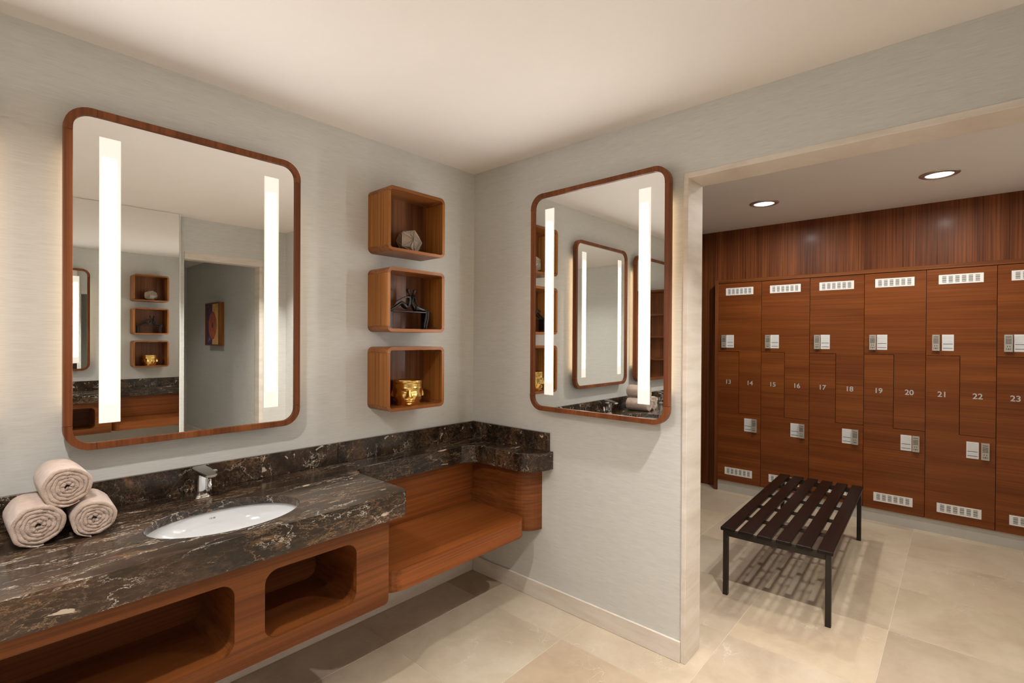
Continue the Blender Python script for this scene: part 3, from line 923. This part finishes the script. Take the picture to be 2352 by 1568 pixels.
# ------------------------------------------------------------------ lockers
CW, Y0L = 0.402, -0.551
ZK, Z1, Z2, ZLT = 0.106, 0.790, 1.390, 2.065
ls = thing('locker_surround', 'wood frame and grey plinth around the row of lockers', 'locker frame', (0, 0, 0))
NCOL = 6
YE = Y0L - NCOL * CW
obj('side_panel', box((LX, Y0L, 0), (PX, Y0L + 0.032, ZLT + 0.034), 0.001, 1), 'panel_z', ls)
obj('top_rail', box((LX - 0.004, Y0L - 0.0005, ZLT), (PX, YE, ZLT + 0.034), 0.003, 1), 'wood_y', ls)
obj('plinth', box((LX + 0.012, Y0L - 0.001, 0), (LX + 0.03, YE, ZK - 0.001)), 'grey_kick', ls)
obj('side_panel', box((LX, YE, 0), (PX, YE - 0.03, ZLT + 0.034), 0.001, 1), 'panel_z', ls)

def vent_bm(yc, zc):
    """ventilation plate on a door front: frame with six slatted windows, faces -x"""
    W2, H2, fr = 0.1275, 0.036, 0.0105
    bm = bmesh.new()
    x0, xm, x1 = LX - 0.0034, LX - 0.0012, LX - 0.0003
    bx(bm, (xm, yc - W2, zc - H2), (x1, yc + W2, zc + H2), 1)
    bx(bm, (x0, yc - W2, zc + H2 - fr), (xm, yc + W2, zc + H2))
    bx(bm, (x0, yc - W2, zc - H2), (xm, yc + W2, zc - H2 + fr))
    n, cw, gp = 6, 0.0245, 0.0135
    st = -(n * cw + (n - 1) * gp) / 2
    zl, zh = zc - H2 + fr, zc + H2 - fr
    bx(bm, (x0, yc - W2, zl), (xm, yc + st, zh))
    for i in range(n):
        a = st + i * (cw + gp)
        b = a + cw
        bx(bm, (x0, yc + b, zl), (xm, yc + (b + gp if i < n - 1 else W2), zh))
        for k in range(3):
            z = zl + (zh - zl) * (k + 0.5) / 3
            bx(bm, (x0 + 0.0008, yc + a, z - 0.0014), (xm, yc + b, z + 0.0014))
    return bm
def lock_bm(yc, zc):
    bm = bmesh.new()
    w2, h2 = 0.0225, 0.0625
    x0 = LX - 0.018
    bx(bm, (x0, yc - w2, zc - h2), (LX - 0.0003, yc + w2, zc + h2))
    k = x0 - 0.0008
    bx(bm, (k, yc - 0.015, zc + 0.043), (x0, yc + 0.015, zc + 0.0475), 1)
    for i in range(4):
        for j in range(4):
            y = yc - 0.0145 + j * 0.0078
            z = zc + 0.030 - i * 0.0105
            bx(bm, (k, y, z - 0.003), (x0, y + 0.0058, z + 0.003), 1)
    for j in (-1, 1):
        bx(bm, (k, yc + j * 0.0065 - 0.002, zc - 0.028), (x0, yc + j * 0.0065 + 0.002, zc - 0.019), 1)
        bx(bm, (k, yc + j * 0.0105 - 0.0018, zc - 0.047), (x0, yc + j * 0.0105 + 0.0018, zc - 0.038), 1)
    bx(bm, (k, yc - 0.004, zc - 0.047), (x0, yc + 0.004, zc - 0.039), 1)
    return bm
def card_bm(yc, zc):
    bm = bmesh.new()
    w2, h2 = 0.0345, 0.0625
    x0 = LX - 0.0022
    bx(bm, (x0, yc - w2, zc - h2), (LX - 0.0003, yc + w2, zc + h2))
    k = x0 - 0.0004
    for z, hh, mi in ((-0.010, 0.0022, 1), (-0.043, 0.0022, 1), (0.050, 0.0012, 2), (0.042, 0.0012, 2), (0.034, 0.0012, 2), (0.026, 0.0012, 2), (0.017, 0.0012, 2), (0.008, 0.0014, 2), (0.000, 0.0012, 2), (-0.022, 0.0016, 2), (-0.031, 0.0012, 2), (-0.052, 0.0012, 2)):
        bx(bm, (k, yc - 0.029, zc + z - hh), (x0, yc + 0.029, zc + z + hh), mi)
    return bm
def number(txt, yc, zc, parent):
    cu = bpy.data.curves.new('number', 'FONT')
    cu.body = txt
    cu.size = 0.058
    cu.align_x = 'CENTER'
    cu.align_y = 'CENTER'
    cu.extrude = 0.0012
    cu.offset = 0.0009
    tmp = bpy.data.objects.new('tmp', cu)
    COL.objects.link(tmp)
    bpy.context.view_layer.update()
    me = bpy.data.meshes.new_from_object(tmp.evaluated_get(bpy.context.evaluated_depsgraph_get()))
    bpy.data.objects.remove(tmp)
    # text faces -x, reads towards -y
    R3 = Matrix(((0, 0, -1), (-1, 0, 0), (0, 1, 0)))
    for v_ in me.vertices:
        v_.co = R3 @ v_.co + Vector((LX - 0.0014, yc, zc))
    me.materials.clear()
    return obj('number', me, 'number', parent)
where = ['leftmost, beside the dark recess', 'second from the dark recess', 'third from the dark recess', 'fourth from the dark recess', 'fifth from the dark recess', 'rightmost, cut by the photo edge']
for i in range(NCOL):
    ya = Y0L - i * CW          # left edge as seen
    yb = ya - CW
    ym = (ya + yb) / 2 + 0.0
    lk = thing('locker_unit', f'wood locker column numbered {13 + 2 * i} and {14 + 2 * i}, {where[i]}', 'locker', (0, 0, 0), group='numbered two-door lockers')
    obj('carcass', box((LX + 0.0215, ya - 0.0005, ZK), (PX - 0.001, yb + 0.0005, ZLT - 0.001)), 'carcass', lk)
    e = 0.0018
    up = [(ya - e, ZLT - 0.004), (ya - e, Z2 + e), (ym - e, Z2 + e), (ym - e, Z1 + e), (yb + e, Z1 + e), (yb + e, ZLT - 0.004)]
    lo = [(ya - e, Z2 - e), (ya - e, ZK + 0.002), (yb + e, ZK + 0.002), (yb + e, Z1 - e), (ym + e, Z1 - e), (ym + e, Z2 - e)]
    d1 = obj('door', prism(up, LX, LX + 0.020, YZ), 'locker', lk)
    d2 = obj('door', prism(lo, LX, LX + 0.020, YZ), 'locker', lk)
    obj('vent', vent_bm(ym, 1.980), ['plastic', 'slot'], d1)
    obj('vent', vent_bm(ym, 0.209), ['plastic', 'slot'], d2)
    gap = [0.0, 0.0, 0.003, 0.005, 0.013, 0.006][i]
    obj('keypad_lock', lock_bm(ya - 0.0605, 1.490), ['lockface', 'lockdark'], d1)
    obj('notice_card', card_bm(ya - 0.0605 - 0.0225 - gap - 0.0345, 1.491), ['card', 'lockdark', 'cardgrey'], d1)
    obj('keypad_lock', lock_bm(yb + 0.056, 0.683), ['lockface', 'lockdark'], d2)
    obj('notice_card', card_bm(yb + 0.056 + 0.0225 + gap + 0.0345, 0.683), ['card', 'lockdark', 'cardgrey'], d2)
    number(str(14 + 2 * i), (ym + yb) / 2, 1.088, d1)
    number(str(13 + 2 * i), (ya + ym) / 2, 1.088, d2)

# ------------------------------------------------------------------ bench
BL, BWd, BZ = 1.545, 0.565, 0.402
bn = thing('slatted_bench', 'dark wood slatted bench with black metal legs', 'bench', (1.541, -1.571, 0), math.radians(2.05))
ns, gp = 6, 0.026
sw = (BWd - gp * (ns - 1)) / ns
for i in range(ns):
    a = -BWd / 2 + i * (sw + gp)
    obj('slat', box((-BL / 2, a, BZ - 0.020), (BL / 2, a + sw, BZ), 0.004, 2), 'wenge', bn)
lx, ly = BL / 2 - 0.030, BWd / 2 - 0.024
for sx in (-1, 1):
    obj('end_rail', box((sx * lx - 0.014, -ly + 0.0145, BZ - 0.052), (sx * lx + 0.014, ly - 0.0145, BZ - 0.0205)), 'black_metal', bn)
    for sy in (-1, 1):
        obj('leg', box((sx * lx - 0.014, sy * ly - 0.0135, 0), (sx * lx + 0.014, sy * ly + 0.0135, BZ - 0.0205), 0.0015, 1), 'black_metal', bn)
for k in range(1, 5):
    x = -lx + 2 * lx * k / 5
    obj('cross_bar', box((x - 0.015, -ly, BZ - 0.034), (x + 0.015, ly, BZ - 0.0205)), 'black_metal', bn)
for sy in (-1, 1):
    obj('side_rail', box((-lx + 0.015, sy * ly - 0.010, BZ - 0.050), (lx - 0.015, sy * ly + 0.010, BZ - 0.0345)), 'black_metal', bn)

# ------------------------------------------------------------------ framed artwork in the passage
ar = thing('framed_artwork', 'small abstract painting in a deep wooden frame, seen in the mirror', 'painting', (-0.262, -4.083, 1.652))
aw, ah, ad = 0.225, 0.243, 0.055
obj('frame_side', box((0, aw, -ah), (-ad, aw - 0.014, ah)), 'wood_z', ar)
obj('frame_side', box((0, -aw, -ah), (-ad, -aw + 0.014, ah)), 'wood_z', ar)
obj('frame_side', box((0, -aw + 0.014, ah), (-ad, aw - 0.014, ah - 0.014)), 'wood_y', ar)
obj('frame_side', box((0, -aw + 0.014, -ah), (-ad, aw - 0.014, -ah + 0.014)), 'wood_y', ar)
obj('canvas', box((-0.001, -aw + 0.014, -ah + 0.014), (-ad + 0.012, aw - 0.014, ah - 0.014)), 'canvas', ar)

# ------------------------------------------------------------------ downlights
def downlight(label, x, y, z, R, watt, col, lens_r, group, size=0.075, spread=175):
    d = thing('downlight', label, 'downlight', (x, y, z), group=group)
    obj('trim_ring', lathe([(lens_r, -0.001), (lens_r + 0.004, -0.010), (R - 0.008, -0.008), (R, -0.003), (R, 0.0), (lens_r, 0.0)], 40), 'steel', d, smooth=True)
    obj('lens', lathe([(0, -0.005), (lens_r, -0.005), (lens_r, -0.0012), (0, -0.0012)], 40), 'lens', d)
    ld = bpy.data.lights.new('downlight_beam', 'AREA')
    ld.shape = 'DISK'
    ld.size = size
    ld.energy = watt
    ld.color = col
    ld.spread = math.radians(spread)
    lo = bpy.data.objects.new('downlight_beam', ld)
    COL.objects.link(lo)
    lo.parent = d
    lo.location = (0, 0, -0.014)
    return d
G1 = 'recessed locker room downlights'
downlight('recessed downlight above the lockers, left one in the locker room ceiling', 2.12, -1.170, HL, 0.108, LOCK_W, LOCKW, 0.074, G1)
downlight('recessed downlight above the lockers, right one in the locker room ceiling', 2.11, -2.250, HL, 0.108, LOCK_W, LOCKW, 0.074, G1)
downlight('recessed downlight near the opening, hidden by the header, bench left side', 0.85, -1.170, HL, 0.108, LOCK_W * 0.55, LOCKW, 0.074, G1)
downlight('recessed downlight near the opening, hidden by the header, bench right side', 0.85, -2.250, HL, 0.108, LOCK_W * 0.55, LOCKW, 0.074, G1)
G2 = 'recessed washroom downlights'
downlight('recessed washroom downlight near the opening wall', -0.452, -2.150, HB, 0.048, BATH_W * 1.55, WARM, 0.038, G2, 0.07, 100)
downlight('recessed washroom downlight above the left basin area', -2.32, -1.250, HB, 0.060, BATH_W * 1.4, WARM, 0.045, G2, 0.085, 150)
downlight('recessed washroom downlight above the photographer', -2.45, -2.250, HB, 0.060, BATH_W * 0.4, WARM, 0.045, G2, 0.085, 140)
downlight('recessed washroom downlight by the end wall', -3.40, -1.700, HB, 0.060, BATH_W * 0.4, WARM, 0.045, G2, 0.085, 115)
downlight('recessed downlight in the passage ceiling', -1.20, -4.100, 2.40, 0.060, HALL_W, WARM, 0.045, G2, 0.085, 115)
